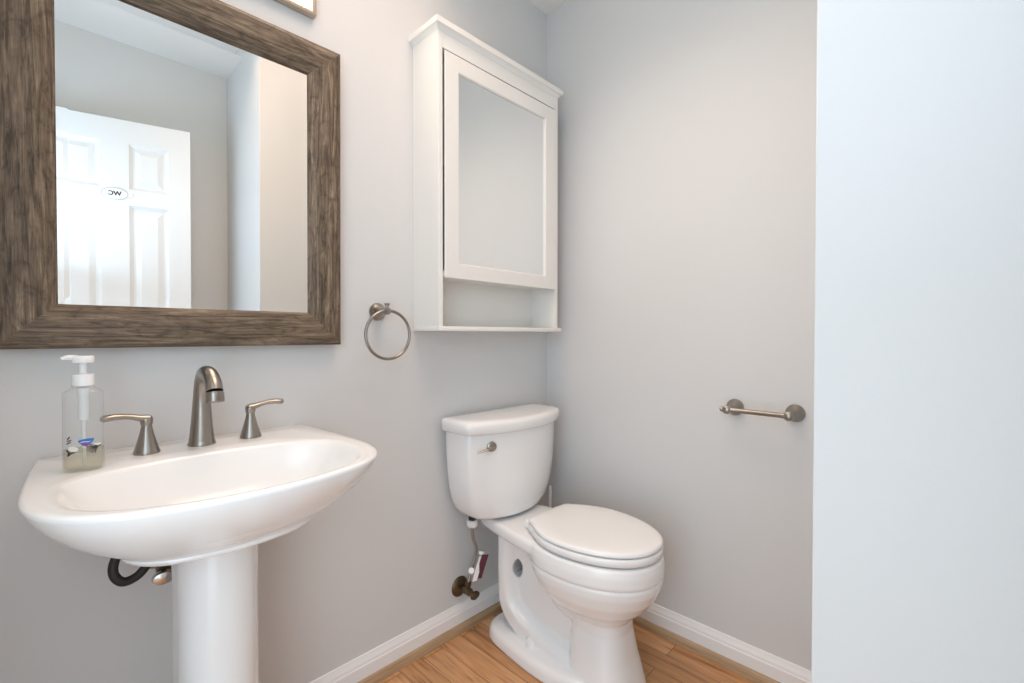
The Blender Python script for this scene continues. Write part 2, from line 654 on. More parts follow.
for d, z in [(0.0005, 2.022), (0.003, 2.026), (0.0085, 2.032), (0.0130, 2.034), (0.0150, 2.035), (0.0150, 2.0515), (0.0140, 2.053)]:
    rings.append([(cx0 - d, YW, z), (cx0 - d, cyf - d, z), (cx1 + d, cyf - d, z), (cx1 + d, YW, z)])
add_loft(bm, rings)
obj('cornice', bm, M['cabinet'], cab, smooth=False)
obj('bottom_board', box(cx0 - 0.001, cx1 + 0.018, cyf - 0.006, YW, cz0, cz0 + 0.0145, 0.002), M['cabinet'], cab)
# door: four lapped rails with a bevelled sight edge and the glass
dx0, dx1, dz0, dz1 = 0.9015, 1.4475, 1.2555, 1.967
dyf = cyf - 0.004
gx0, gx1, gz0, gz1 = 0.958, 1.386, 1.306, 1.914
bm = bmesh.new()
def rect(x0, x1, z0, z1, y):
    return [(x0, y, z0), (x1, y, z0), (x1, y, z1), (x0, y, z1)]
rings = [rect(dx0 + 0.014, dx1 - 0.014, dz0 + 0.006, dz1 - 0.014, dyf + 0.018), rect(dx0 + 0.014, dx1 - 0.014, dz0 + 0.006, dz1 - 0.014, dyf + 0.007), rect(dx0, dx1, dz0, dz1, dyf + 0.007), rect(dx0, dx1, dz0, dz1, dyf + 0.0015), rect(dx0 + 0.0015, dx1 - 0.0015, dz0 + 0.0015, dz1 - 0.0015, dyf),
         rect(gx0 - 0.004, gx1 + 0.004, gz0 - 0.004, gz1 + 0.004, dyf), rect(gx0 - 0.001, gx1 + 0.001, gz0 - 0.001, gz1 + 0.001, dyf + 0.003), rect(gx0 - 0.001, gx1 + 0.001, gz0 - 0.001, gz1 + 0.001, dyf + 0.009)]
rings += [rect(gx0 - 0.001, gx1 + 0.001, gz0 - 0.001, gz1 + 0.001, dyf + 0.018)]
add_loft(bm, rings + [rings[0]], cap0=False, cap1=False)
cdoor = obj('door', bm, M['cabinet'], cab, smooth=False)
obj('mirror_glass', box(gx0 - 0.0005, gx1 + 0.0005, dyf + 0.008, dyf + 0.012, gz0 - 0.0005, gz1 + 0.0005), M['mirror'], cdoor, smooth=False)

# ------------------------------------------------------------------ towel ring
tr = thing('towel_ring', 'brushed nickel towel ring on the wall between mirror and cabinet', 'towel ring', (0.741, YW, 1.146))
rx, rz, ry = 0.745, 1.146, 1.248
obj('wall_post', lathe((0.741, YW, 1.146), (0, -1, 0), [(0, 0), (0.0265, 0), (0.0275, 0.004), (0.0265, 0.009), (0.021, 0.014), (0.0145, 0.024), (0.0105, 0.036), (0.009, 0.048), (0.0105, 0.054), (0.0115, 0.062), (0.0095, 0.070), (0, 0.072)], 32), M['nickel'], tr)
bm = bmesh.new()
add_lathe(bm, (0.741, ry, 1.146), (0, 0, 1), [(0, -0.011), (0.006, -0.011), (0.0085, -0.003), (0.0075, 0.006), (0.005, 0.012), (0.0065, 0.018), (0.0085, 0.0225), (0.006, 0.0235), (0.0035, 0.020), (0, 0.019)], 20)
obj('finial', bm, M['nickel'], tr)
rc = [(0.745 + 0.0745 * math.cos(2 * PI * i / 64), ry, 1.0745 + 0.073 * math.sin(2 * PI * i / 64), 0.0046) for i in range(65)]
obj('ring', tube(rc, 12), M['nickel'], tr)

# ------------------------------------------------------------------ paper holder
ph = thing('toilet_paper_holder', 'empty brushed nickel toilet paper holder on the niche wall right of the toilet', 'paper holder', (XR, 0.437, 0.84))
hz, hy0, hy1, hx = 0.843, 0.353, 0.522, XR - 0.075
for hy in (hy0, hy1):
    obj('wall_post', lathe((XR, hy, hz), (-1, 0, 0), [(0, 0), (0.0255, 0), (0.0265, 0.004), (0.025, 0.010), (0.019, 0.017), (0.012, 0.026), (0.0095, 0.04), (0.009, 0.056), (0.012, 0.064), (0.0135, 0.075), (0.012, 0.085), (0.006, 0.089), (0, 0.0895)], 32), M['nickel'], ph)
bm = bmesh.new()
add_lathe(bm, (hx, hy0 + 0.004, hz), (0, 1, 0), [(0, 0), (0.0075, 0), (0.0085, 0.012), (0.0075, 0.016), (0.0075, 0.150), (0.0085, 0.154), (0.0085, 0.168), (0.006, 0.172), (0.0062, 0.175), (0.0080, 0.179), (0.0080, 0.183), (0.005, 0.186), (0, 0.187)], 24)
obj('roller_bar', bm, M['nickel'], ph)

# ------------------------------------------------------------------ pedestal sink
SX, SZ = 0.2515, 0.830
sink = thing('pedestal_sink', 'white porcelain pedestal sink with an oval basin under the wooden mirror', 'sink', (SX, 1.10, 0.0))
half = [(0.0, 0.781), (0.06, 0.785), (0.12, 0.797), (0.18, 0.818), (0.225, 0.850), (0.254, 0.892), (0.2685, 0.94), (0.2735, 0.99), (0.272, 1.06), (0.266, 1.16), (0.259, 1.25)]
hs = spline(half, 6)
rc_ = 0.016
hs += [(0.2585 - 0.004, YW - 0.016), (0.250, YW - 0.006), (0.240, YW - 0.001), (0.20, YW - 0.0005), (0.10, YW - 0.0005), (0.0, YW - 0.0005)]
poly = [(x, y) for x, y in hs] + [(-x, y) for x, y in reversed(hs[1:-1])]
CY = 0.985


def ray_outline(poly, cx, cy, th):
    dx, dy = math.cos(th), math.sin(th)
    best = None
    n = len(poly)
    for i in range(n):
        x0, y0 = poly[i]
        x1, y1 = poly[(i + 1) % n]
        ax, ay, bx, by = x0 - cx, y0 - cy, x1 - cx, y1 - cy
        den = dx * (by - ay) - dy * (bx - ax)
        if abs(den) < 1e-12:
            continue
        t = (ax * (by - ay) - ay * (bx - ax)) / den
        s = (ax * dy - ay * dx) / den
        if t > 0 and -1e-6 <= s <= 1 + 1e-6:
            best = t if best is None else max(best, t)
    return best


NS = 144
ths = [2 * PI * i / NS for i in range(NS)]
OUT = [ray_outline(poly, 0, CY, t) for t in ths]
BCY, BWX, BF, BBK = 0.965, 0.256, 0.180, 0.158
bas = [(x, y) for x, y in oval(200, 0, BCY, BWX, BF, BBK, 2.15, 2.3)]
INN = []
for t, o in zip(ths, OUT):
    a_, b_ = ray_outline(bas, 0, CY, t), o - 0.0115 - 0.024 * abs(math.cos(t)) ** 3
    INN.append((a_ ** -24 + b_ ** -24) ** (-1 / 24))


def ring_out(z, k, dz=0.0, ycl=None):
    r = []
    for t, d in zip(ths, OUT):
        r.append((SX + d * k * math.cos(t), CY + d * k * math.sin(t), z))
    return r


def ring_off(z, off, zfun=None):
    r = []
    for t, d in zip(ths, OUT):
        dd = d - off
        x, y = dd * math.cos(t), CY + dd * math.sin(t)
        r.append((SX + x, min(y, YW - 0.0005), z if zfun is None else zfun(x, y)))
    return r


def under(z, k, yb):
    """outer underside: shrink toward the pedestal, back stays near the wall until yb"""
    r = []
    pcx, pcy = 0.0, 1.06
    for t, d in zip(ths, OUT):
        x, y = d * math.cos(t), CY + d * math.sin(t)
        x2 = pcx + (x - pcx) * k
        y2 = pcy + (y - pcy) * (k if y < pcy else yb)
        r.append((SX + x2, min(y2, YW - 0.0005), z))
    return r


def ring_in(z, k):
    r = []
    for t, d in zip(ths, INN):
        x, y = d * math.cos(t), CY + d * math.sin(t)
        r.append((SX + x * k, BCY + (y - BCY) * k, z))
    return r


rings = [under(0.680, 0.22, 0.45), under(0.682, 0.32, 0.60), under(0.687, 0.44, 0.76), under(0.695, 0.545, 0.87), under(0.700, 0.578, 0.89), under(0.7055, 0.590, 0.90), under(0.7078, 0.586, 0.90), under(0.7095, 0.592, 0.905), under(0.723, 0.660, 0.95), under(0.744, 0.768, 0.985), under(0.767, 0.858, 1.0), under(0.790, 0.930, 1.0), under(0.808, 0.973, 1.0), under(0.820, 0.993, 1.0)]
rings += [ring_off(0.8250, 0.0004), ring_off(0.8282, 0.0025), ring_off(0.8300, 0.0065)]
# deck: interpolate to the basin lip
mid = []
for q in (0.35, 0.7):
    mid.append([tuple(a + (b_ - a) * q for a, b_ in zip(p, s)) for p, s in zip(ring_off(0.830, 0.0065), ring_in(0.8295, 1.0))])
rings += mid
for z, k in ((0.8295, 1.0), (0.8275, 0.985), (0.821, 0.962), (0.806, 0.925), (0.785, 0.87), (0.760, 0.785), (0.735, 0.66), (0.718, 0.48), (0.708, 0.28), (0.704, 0.12)):
    rings.append(ring_in(z, k))
basin = obj('basin', loft(rings), M['porcelain'], sink, angle=60)
obj('drain', lathe((SX, BCY, 0.703), (0, 0, 1), [(0, 0), (0.022, 0), (0.022, 0.003), (0.017, 0.004), (0.016, 0.006), (0, 0.008)], 24), M['nickel'], sink)
# pedestal: D-shaped column, open behind
PXC, PYC = 0.250, 1.062


def ped(z, r, yb):
    pts = []
    for i in range(33):
        t = PI + PI * i / 32
        pts.append((PXC + r * math.cos(t), PYC + r * 1.05 * math.sin(t), z))
    return [(PXC - r, yb, z)] + pts + [(PXC + r, yb, z)]


rings = [ped(0.0, 0.094, 1.135), ped(0.012, 0.095, 1.135), ped(0.03, 0.092, 1.132), ped(0.10, 0.080, 1.122), ped(0.22, 0.072, 1.114), ped(0.38, 0.0685, 1.110), ped(0.55, 0.068, 1.109), ped(0.69, 0.070, 1.110)]
obj('pedestal', loft(rings), M['porcelain'], sink, angle=35)

# ------------------------------------------------------------------ faucet
FX, FY = 0.256, 1.216
fau = thing('faucet', 'brushed nickel faucet with an arched spout and two lever handles on the sink deck', 'faucet', (FX, FY, SZ))
bm = lathe((FX, FY, SZ), (0, 0, 1), [(0, 0), (0.0265, 0), (0.027, 0.003), (0.0255, 0.006), (0.0248, 0.010)], 32)
path = spline([(FX, FY, SZ + 0.008, 0.0245), (FX, FY - 0.001, SZ + 0.05, 0.0205), (FX, FY - 0.004, SZ + 0.10, 0.0172), (FX, FY - 0.014, SZ + 0.140, 0.0160), (FX, FY - 0.036, SZ + 0.160, 0.0158), (FX, FY - 0.070, SZ + 0.159, 0.0158), (FX, FY - 0.097, SZ + 0.145, 0.0158), (FX, FY - 0.109, SZ + 0.127, 0.0160)], 8)
add_tube(bm, path, 28, up=(1, 0, 0))
spout = obj('spout', bm, M['nickel'], fau, angle=50)
obj('aerator_collar', lathe((FX, FY - 0.1095, SZ + 0.1265), (0, -0.16, -0.98), [(0, 0), (0.0150, 0), (0.0150, 0.002), (0.0168, 0.003), (0.0172, 0.020), (0.0160, 0.022), (0.012, 0.0225), (0.011, 0.018), (0, 0.018)], 28), M['nickel'], spout)
for s, hx_, hy_ in ((-1, 0.1575, 1.207), (1, 0.3555, 1.218)):
    h = obj('handle', lathe((hx_, hy_, SZ), (0, 0, 1), [(0, 0), (0.0225, 0), (0.0228, 0.004), (0.0215, 0.007), (0.0170, 0.022), (0.0128, 0.038), (0.0098, 0.052), (0.0090, 0.058), (0.0104, 0.060), (0.0108, 0.066), (0.0112, 0.070), (0.009, 0.076), (0, 0.078)], 28), M['nickel'], fau)
    path = spline([(hx_ - s * 0.004, hy_, SZ + 0.0715, 0.0105), (hx_ + s * 0.010, hy_ - 0.001, SZ + 0.0735, 0.0098), (hx_ + s * 0.028, hy_ - 0.003, SZ + 0.0785, 0.0080), (hx_ + s * 0.050, hy_ - 0.006, SZ + 0.0810, 0.0088), (hx_ + s * 0.066, hy_ - 0.008, SZ + 0.0795, 0.0092), (hx_ + s * 0.0715, hy_ - 0.009, SZ + 0.0785, 0.0062)], 6)
    obj('lever', tube(path, 18, flat=0.70, up=(0, 0, 1)), M['nickel'], h)

# ------------------------------------------------------------------ soap bottle
BX, BY, BZ = 0.0585, 1.140, SZ + 0.0005
BR = R(-8)
soap = thing('soap_dispenser', 'clear hand soap bottle with white pump standing on the left of the sink', 'soap bottle', (BX, BY, BZ))


def sec(z, w, d, p=2.6, n=56):
    out = []
    for i in range(n):
        t = 2 * PI * i / n
        c, s = math.cos(t), math.sin(t)
        x = w * math.copysign(abs(c) ** (2 / p), c)
        y = d * math.copysign(abs(s) ** (2 / p), s)
        out.append((BX + x * math.cos(BR) - y * math.sin(BR), BY + x * math.sin(BR) + y * math.cos(BR), BZ + z))
    return out


bw, bd_ = 0.0286, 0.0225
bottle = obj('bottle', loft([sec(0.0, bw - 0.004, bd_ - 0.004), sec(0.002, bw - 0.0005, bd_ - 0.001), sec(0.008, bw, bd_), sec(0.06, bw - 0.0004, bd_), sec(0.136, bw - 0.001, bd_ - 0.0004), sec(0.1395, bw - 0.001, bd_ - 0.0005), sec(0.1415, bw - 0.003, bd_ - 0.0015), sec(0.1475, 0.0180, 0.0165, 2), sec(0.150, 0.0160, 0.0160, 2), sec(0.154, 0.0155, 0.0155, 2)]), M['clear'], soap, angle=45)
obj('liquid_soap', loft([sec(0.003, bw - 0.004, bd_ - 0.004), sec(0.008, bw - 0.002, bd_ - 0.002), sec(0.038, bw - 0.002, bd_ - 0.002), sec(0.0385, bw - 0.003, bd_ - 0.003)]), M['soap'], bottle)
obj('dip_tube', lathe((BX, BY, BZ + 0.008), (0, 0, 1), [(0, 0), (0.003, 0), (0.003, 0.08), (0.0075, 0.082), (0.0075, 0.125), (0.009, 0.128), (0.009, 0.14), (0, 0.14)], 16), mat('frosted_plastic', (0.8, 0.82, 0.82), 0.3), bottle)
obj('pump_collar', lathe((BX, BY, BZ + 0.152), (0, 0, 1), [(0, 0), (0.0156, 0), (0.0158, 0.003), (0.0154, 0.018), (0.0155, 0.0205), (0.008, 0.021), (0.006, 0.022), (0, 0.022)], 28), M['plastic'], soap)
obj('pump_stem', lathe((BX, BY, BZ + 0.172), (0, 0, 1), [(0, 0), (0.0052, 0), (0.0052, 0.023), (0, 0.023)], 16), M['plastic'], soap)
bm = lathe((BX, BY, BZ + 0.193), (0, 0, 1), [(0, 0), (0.0150, 0), (0.0160, 0.002), (0.0160, 0.010), (0.0145, 0.0125), (0, 0.0130)], 28)
add_tube(bm, spline([(BX - 0.008, BY - 0.002, BZ + 0.2015, 0.0052), (BX - 0.018, BY - 0.005, BZ + 0.2030, 0.0045), (BX - 0.024, BY - 0.007, BZ + 0.2025, 0.0036), (BX - 0.0285, BY - 0.0085, BZ + 0.2005, 0.0028)], 5), 12)
obj('pump_head', bm, M['plastic'], soap)


def on_face(u, z, e=0.0006):
    """point on the bottle's front; u across, z up"""
    p = 2.6
    y = -bd_ * (max(0.0, 1 - abs(u / bw) ** p)) ** (1 / p) - e
    return (BX + u * math.cos(BR) - y * math.sin(BR), BY + u * math.sin(BR) + y * math.cos(BR), BZ + z)


def decal(pts, name, material, e=0.0006):
    bm = bmesh.new()
    a = [bm.verts.new(on_face(u, z, e)) for u, z in pts]
    c = [bm.verts.new(on_face(u, z, e - 0.0004)) for u, z in pts]
    n = len(pts)
    bm.faces.new(a)
    bm.faces.new(list(reversed(c)))
    for i in range(n):
        j = (i + 1) % n
        bm.faces.new((a[i], a[j], c[j], c[i]))
    return obj(name, bm, material, bottle, smooth=False)


def lens(cx, cz, w, h, tilt=0.0, n=24, skew=0.0):
    out = []
    for i in range(n):
        t = 2 * PI * i / n
        x, z = w * math.cos(t), h * math.sin(t)
        x2 = x * math.cos(tilt) - z * math.sin(tilt)
        z2 = x * math.sin(tilt) + z * math.cos(tilt)
        out.append((cx + x2, cz + z2))
    return out


def stroke(bm, pts, r):
    add_tube(bm, [(*on_face(u, z), r) for u, z in pts], 6)


# blue and purple shield-shaped emblem with a pale wave
decal([(-0.006, 0.0560), (0.000, 0.0578), (0.008, 0.0585), (0.0155, 0.0582), (0.0150, 0.0545), (0.012, 0.0500), (0.005, 0.0470), (-0.001, 0.0495), (-0.0045, 0.0525)], 'emblem', M['blue_print'], 0.0008)
decal([(-0.003, 0.0505), (0.006, 0.0500), (0.0118, 0.0500), (0.009, 0.0470), (0.005, 0.0450), (0.000, 0.0473)], 'emblem_base', M['purple_print'], 0.0010)
decal([(-0.003, 0.0528), (0.002, 0.0542), (0.008, 0.0535), (0.0125, 0.0542), (0.008, 0.0523), (0.003, 0.0530), (0.000, 0.0522)], 'emblem_wave', M['cream_print'], 0.0012)
decal(lens(-0.0120, 0.0420, 0.0070, 0.0046, R(-18)), 'flower_drawing', M['cream_print'], 0.0008)
bm = bmesh.new()
stroke(bm, [(-0.0205, 0.0405), (-0.0185, 0.0365), (-0.0150, 0.0345), (-0.0100, 0.0365)], 0.0014)
stroke(bm, [(-0.0180, 0.0375), (-0.0175, 0.033), (-0.0190, 0.0305)], 0.0018)
stroke(bm, [(-0.0205, 0.0515), (-0.0150, 0.0545)], 0.0011)
stroke(bm, [(-0.0200, 0.0560), (-0.0145, 0.0580)], 0.0011)
stroke(bm, [(-0.0195, 0.0590), (-0.0165, 0.0640)], 0.0011)
for a0, ln in ((180, 0.015), (198, 0.016), (214, 0.015), (232, 0.014), (250, 0.012), (160, 0.012)):
    stroke(bm, [(0.0205, 0.0430), (0.0205 + ln * 0.6 * math.cos(R(a0)), 0.0430 + ln * 0.5 * math.sin(R(a0)) + 0.001), (0.0205 + ln * math.cos(R(a0)), 0.0430 + ln * math.sin(R(a0)))], 0.0009)
stroke(bm, [(0.0125, 0.0440), (0.0175, 0.0415), (0.0240, 0.0440)], 0.0013)
obj('line_drawing', bm, M['black_print'], bottle)
decal(lens(0.0185, 0.0460, 0.0060, 0.0026, R(8)), 'petal_drawing', M['cream_print'], 0.0010)

# ------------------------------------------------------------------ plumbing below the sink
sv = thing('sink_supply_valve', 'chrome sink stop valve with a black looped hose left of the pedestal', 'valve', (0.186, YW, 0.565))
obj('escutcheon', lathe((0.186, YW, 0.572), (0, -1, 0), [(0, 0), (0.028, 0), (0.027, 0.006), (0.012, 0.012), (0.010, 0.014), (0, 0.014)], 28), M['chrome'], sv)
bm = lathe((0.186, YW - 0.012, 0.572), (0, -1, 0), [(0, 0), (0.008, 0), (0.008, 0.060), (0.013, 0.062), (0.013, 0.085), (0, 0.086)], 20)
add_lathe(bm, (0.186, YW - 0.085, 0.572), (0, 0, 1), [(0, 0), (0.009, 0), (0.009, 0.02), (0.011, 0.022), (0.011, 0.032), (0, 0.033)], 16)
obj('valve_body', bm, M['bronze'], sv)
obj('valve_handle', lathe((0.184, YW - 0.096, 0.566), (-0.15, -1, -0.1), [(0, 0), (0.008, 0), (0.010, 0.006), (0.019, 0.009), (0.020, 0.015), (0.017, 0.021), (0.006, 0.023), (0, 0.023)], 24, sx=1.0, sy=0.75), M['chrome'], sv)
obj('hose', tube(spline([(0.200, YW - 0.085, 0.605, 0.0085), (0.178, YW - 0.095, 0.622, 0.0085), (0.160, YW - 0.105, 0.604, 0.0085), (0.140, YW - 0.110, 0.584, 0.0085), (0.117, YW - 0.112, 0.580, 0.0085), (0.103, YW - 0.110, 0.598, 0.0085), (0.104, YW - 0.106, 0.622, 0.0085), (0.118, YW - 0.10, 0.648, 0.0085), (0.131, YW - 0.097, 0.688, 0.0085)], 7), 14), M['hose'], sv)
sv2 = thing('sink_supply_hose', 'black water hose looping under the sink right of the pedestal', 'hose', (0.37, YW, 0.58))
obj('hose', tube(spline([(0.320, YW - 0.080, 0.640, 0.0085), (0.335, YW - 0.095, 0.600, 0.0085), (0.358, YW - 0.105, 0.582, 0.0085), (0.383, YW - 0.108, 0.586, 0.0085), (0.396, YW - 0.105, 0.606, 0.0085), (0.390, YW - 0.10, 0.640, 0.0085), (0.374, YW - 0.095, 0.686, 0.0085)], 7), 14), M['hose'], sv2)
obj('valve_body', lathe((0.318, YW, 0.572), (0, -1, 0), [(0, 0), (0.028, 0), (0.027, 0.006), (0.012, 0.012), (0.009, 0.014), (0.009, 0.062), (0.013, 0.064), (0.013, 0.09), (0, 0.092)], 20), M['bronze'], sv2)

# ------------------------------------------------------------------ toilet
TX = 1.225
toi = thing('toilet', 'white two-piece toilet with closed lid standing in the corner niche', 'toilet', (TX, 0.95, 0.0))


def TL(lx, l, z):
    return (TX + lx, YW - l, z)


def tank_ring(z, w, lc, lf, lb=0.022, e=0.02):
    """back straight at lb, sides to lc, bowed front reaching lf"""
    pts = []
    n = 28
    half = [(0.0, lb), (w * 0.5, lb), (w - 0.022, lb), (w - 0.004, lb + 0.004), (w, lb + 0.018), (w, lb + (lc - lb) * 0.6), (w - 0.002, lc - 0.012)]
    # rounded corner then bow
    front = []
    for i in range(n + 1):
        t = i / n
        x = (w - 0.014) * (1 - t)
        front.append((x, lc + 0.006 + (lf - lc - 0.006) * (1 - (x / (w - 0.014)) ** 2.2)))
    half += [(w - 0.006, lc - 0.002)] + front
    pr = [TL(x + TKX, l, z) for x, l in half]
    pl_ = [TL(-x + TKX, l, z) for x, l in reversed(half[1:-1])]
    return pr + pl_


# bowl and base as one china body: overlapping solids fused by a voxel remesh
bm = bmesh.new()
NR = 96


def bowl_ring(z, w, front, back, lcen=0.45, pb=2.4, pf=2.1):
    return [(TX + x, YW - lcen + y, z) for x, y in oval(NR, 0, 0, w, front - lcen, lcen - back, pf, pb)]


add_loft(bm, [bowl_ring(0.0, 0.112, 0.640, 0.44, 0.53, 4, 2.6), bowl_ring(0.025, 0.108, 0.634, 0.44, 0.53, 4, 2.6), bowl_ring(0.10, 0.094, 0.612, 0.43, 0.53, 4, 2.6), bowl_ring(0.18, 0.082, 0.598, 0.43, 0.52, 3.5, 2.5), bowl_ring(0.215, 0.084, 0.600, 0.42, 0.51, 3, 2.4), bowl_ring(0.240, 0.108, 0.622, 0.385, 0.48), bowl_ring(0.265, 0.138, 0.650, 0.35, 0.46), bowl_ring(0.30, 0.159, 0.676, 0.315, 0.45), bowl_ring(0.335, 0.1695, 0.692, 0.29, 0.45), bowl_ring(0.359, 0.1725, 0.6965, 0.28, 0.45), bowl_ring(0.3605, 0.1685, 0.692, 0.28, 0.45), bowl_ring(0.3665, 0.1685, 0.692, 0.28, 0.45), bowl_ring(0.368, 0.1740, 0.6985, 0.28, 0.45), bowl_ring(0.398, 0.1740, 0.699, 0.27, 0.45), bowl_ring(0.418, 0.1710, 0.696, 0.27, 0.45), bowl_ring(0.425, 0.165, 0.690, 0.275, 0.45)])
# deck that carries the tank
def deck(z, o):
    h = [(0.0, 0.045), (0.085 - o, 0.045 + o), (0.102 - o, 0.06 + o), (0.112 - o, 0.10), (0.126 - o, 0.16), (0.140 - o, 0.235), (0.152 - o, 0.32), (0.160 - o, 0.42), (0.0, 0.42)]
    h = spline(h[1:-1], 4)
    return [TL(x, l, z) for x, l in h] + [TL(-x, l, z) for x, l in reversed(h)]
add_loft(bm, [deck(0.379, 0.012), deck(0.386, 0.003), deck(0.396, 0.0), deck(0.413, 0.001), deck(0.422, 0.006), deck(0.425, 0.014)])
# rear web, trapway and foot
def slab(z, w, l0, l1, r=0.03):
    return [(TX + x, YW - (l0 + l1) / 2 + y, z) for x, y in oval(64, 0, 0, w, (l1 - l0) / 2, (l1 - l0) / 2, 5, 5)]
add_loft(bm, [slab(0.01, 0.055, 0.15, 0.52), slab(0.40, 0.062, 0.14, 0.46)])
for w_, rr in ((1.55, 0.052),):
    pts = spline([(0.160, 0.41, 0.050), (0.160, 0.32, 0.050), (0.160, 0.22, 0.050), (0.174, 0.135, 0.052), (0.235, 0.085, 0.054), (0.32, 0.068, 0.050), (0.43, 0.055, 0.046), (0.50, 0.05, 0.04)], 8)
    P2 = [(0.0, -l, z, r) for l, z, r in pts]
    tb = bmesh.new()
    add_tube(tb, P2, 28)
    for v in tb.verts:
        # squarish section, wider than deep
        v.co.x = math.copysign(min(abs(v.co.x) * 2.05, 0.098), v.co.x)
        v.co += Vector((TX, YW, 0))
    me_ = bpy.data.meshes.new('t')
    tb.to_mesh(me_)
    bm.from_mesh(me_)
    tb.free()
# trapway bulge rising from the bowl to the rear
pts = spline([(0.52, 0.22, 0.06), (0.42, 0.225, 0.062), (0.335, 0.28, 0.060), (0.27, 0.345, 0.055), (0.215, 0.375, 0.045)], 8)
tb = bmesh.new()
add_tube(tb, [(0.0, -l, z, r) for l, z, r in pts], 28)
for v in tb.verts:
    v.co.x *= 1.3
    v.co += Vector((TX, YW, 0))
me_ = bpy.data.meshes.new('t')
tb.to_mesh(me_)
bm.from_mesh(me_)
tb.free()


def foot(z, o):
    h = [(0.0, 0.078 + o), (0.06 - o * .5, 0.080 + o), (0.100 - o, 0.098 + o * .7), (0.122 - o, 0.135), (0.133 - o, 0.19), (0.144 - o, 0.28), (0.148 - o, 0.36), (0.142 - o, 0.43), (0.126 - o, 0.50), (0.104 - o, 0.57 - o * .6), (0.06, 0.61 - o), (0.0, 0.62 - o)]
    h = spline(h, 4)
    return [TL(x, l, z) for x, l in h] + [TL(-x, l, z) for x, l in reversed(h[1:-1])]
add_loft(bm, [foot(0.0, 0.002), foot(0.004, 0.0), foot(0.030, 0.003), foot(0.040, 0.008), foot(0.046, 0.018), foot(0.052, 0.045)])

me = bpy.data.meshes.new('bowl')
bmesh.ops.recalc_face_normals(bm, faces=bm.faces)
bm.to_mesh(me)
bm.free()
tmp = bpy.data.objects.new('bowl', me)
COL.objects.link(tmp)
rm = tmp.modifiers.new('remesh', 'REMESH')
rm.mode = 'VOXEL'
rm.voxel_size = 0.0036
rm.adaptivity = 0.0
hole = bmesh.new()
add_lathe(hole, Vector((TX - 0.098, YW - 0.224, 0.272)) - Vector((1, 0.5, -0.30)).normalized() * 0.1, (1, 0.5, -0.30), [(0, 0), (1, 0), (1, 0.4), (0, 0.4)], 28, sx=0.0165, sy=0.029)
hm = bpy.data.meshes.new('t')
bmesh.ops.recalc_face_normals(hole, faces=hole.faces)
hole.to_mesh(hm)
hole.free()
ho = bpy.data.objects.new('t', hm)
COL.objects.link(ho)
bo = tmp.modifiers.new('hole', 'BOOLEAN')
bo.operation = 'DIFFERENCE'
bo.object = ho
bo.solver = 'FAST'
sm = tmp.modifiers.new('smooth', 'SMOOTH')
sm.factor = 0.5
sm.iterations = 5
dg = bpy.context.evaluated_depsgraph_get()
me2 = bpy.data.meshes.new_from_object(tmp.evaluated_get(dg))
bpy.data.objects.remove(tmp)
bpy.data.objects.remove(ho)
bm = bmesh.new()
bm.from_mesh(me2)
obj('bowl', bm, M['porcelain'], toi, angle=180)

# tank
tprof = [(0.432, 0.130, 0.112, 0.155), (0.4335, 0.148, 0.120, 0.170), (0.438, 0.162, 0.126, 0.180), (0.448, 0.177, 0.130, 0.187), (0.466, 0.191, 0.133, 0.193), (0.496, 0.205, 0.135, 0.198), (0.536, 0.216, 0.137, 0.202), (0.59, 0.224, 0.139, 0.205), (0.66, 0.229, 0.140, 0.208), (0.750, 0.231, 0.141, 0.210)]
TKX = -0.008
obj('tank', loft([tank_ring(z, w, lc, lf) for z, w, lc, lf in tprof]), M['porcelain'], toi, angle=60)
lid = []
for z, g in ((0.744, -0.004), (0.744, 0.011), (0.747, 0.014), (0.772, 0.0155), (0.780, 0.0140), (0.7855, 0.009), (0.788, 0.0), (0.7885, -0.02)):
    lid.append(tank_ring(z, 0.230 + g, 0.141 + g, 0.210 + g, 0.022 - min(g, 0.006)))
obj('tank_lid', loft(lid), M['porcelain'], toi, angle=50)
fl = obj('flush_lever', lathe((TX - 0.160, YW - 0.172, 0.700), (-0.35, -0.94, 0), [(0, 0), (0.0165, 0), (0.017, 0.004), (0.0165, 0.014), (0.012, 0.017), (0, 0.018)], 24), M['nickel'], toi)
obj('lever_arm', tube(spline([(TX - 0.164, YW - 0.186, 0.700, 0.0058), (TX - 0.184, YW - 0.187, 0.695, 0.0050), (TX - 0.206, YW - 0.178, 0.689, 0.0046), (TX - 0.218, YW - 0.171, 0.687, 0.0034)], 5), 12, flat=0.6, up=(0, 0, 1)), M['nickel'], fl)
# seat and lid


def seat_ring(z, o, lb=0.285):
    pts = []
    n = 60
    for i in range(n + 1):
        t = PI * i / n
        c, s = math.cos(t), math.sin(t)
        pts.append(((0.168 - o) * math.copysign(abs(c) ** (2 / 2.15), c), 0.455 + (0.240 - o) * abs(s) ** (2 / 2.05)))
    left = [(-(0.168 - o) + 0.004 * k * k * 0.55, 0.455 - 0.028 * k) for k in range(1, 6)]
    right = [(-x, l) for x, l in reversed(left)]
    cl = [(left[-1][0] + 0.006, lb + 0.010 + o), (left[-1][0] + 0.016, lb + 0.002 + o), (-0.06, lb + o)]
    cr = [(-x, l) for x, l in reversed(cl)]
    allp = pts + left + cl + cr + right
    return [TL(x, l, z) for x, l in allp]


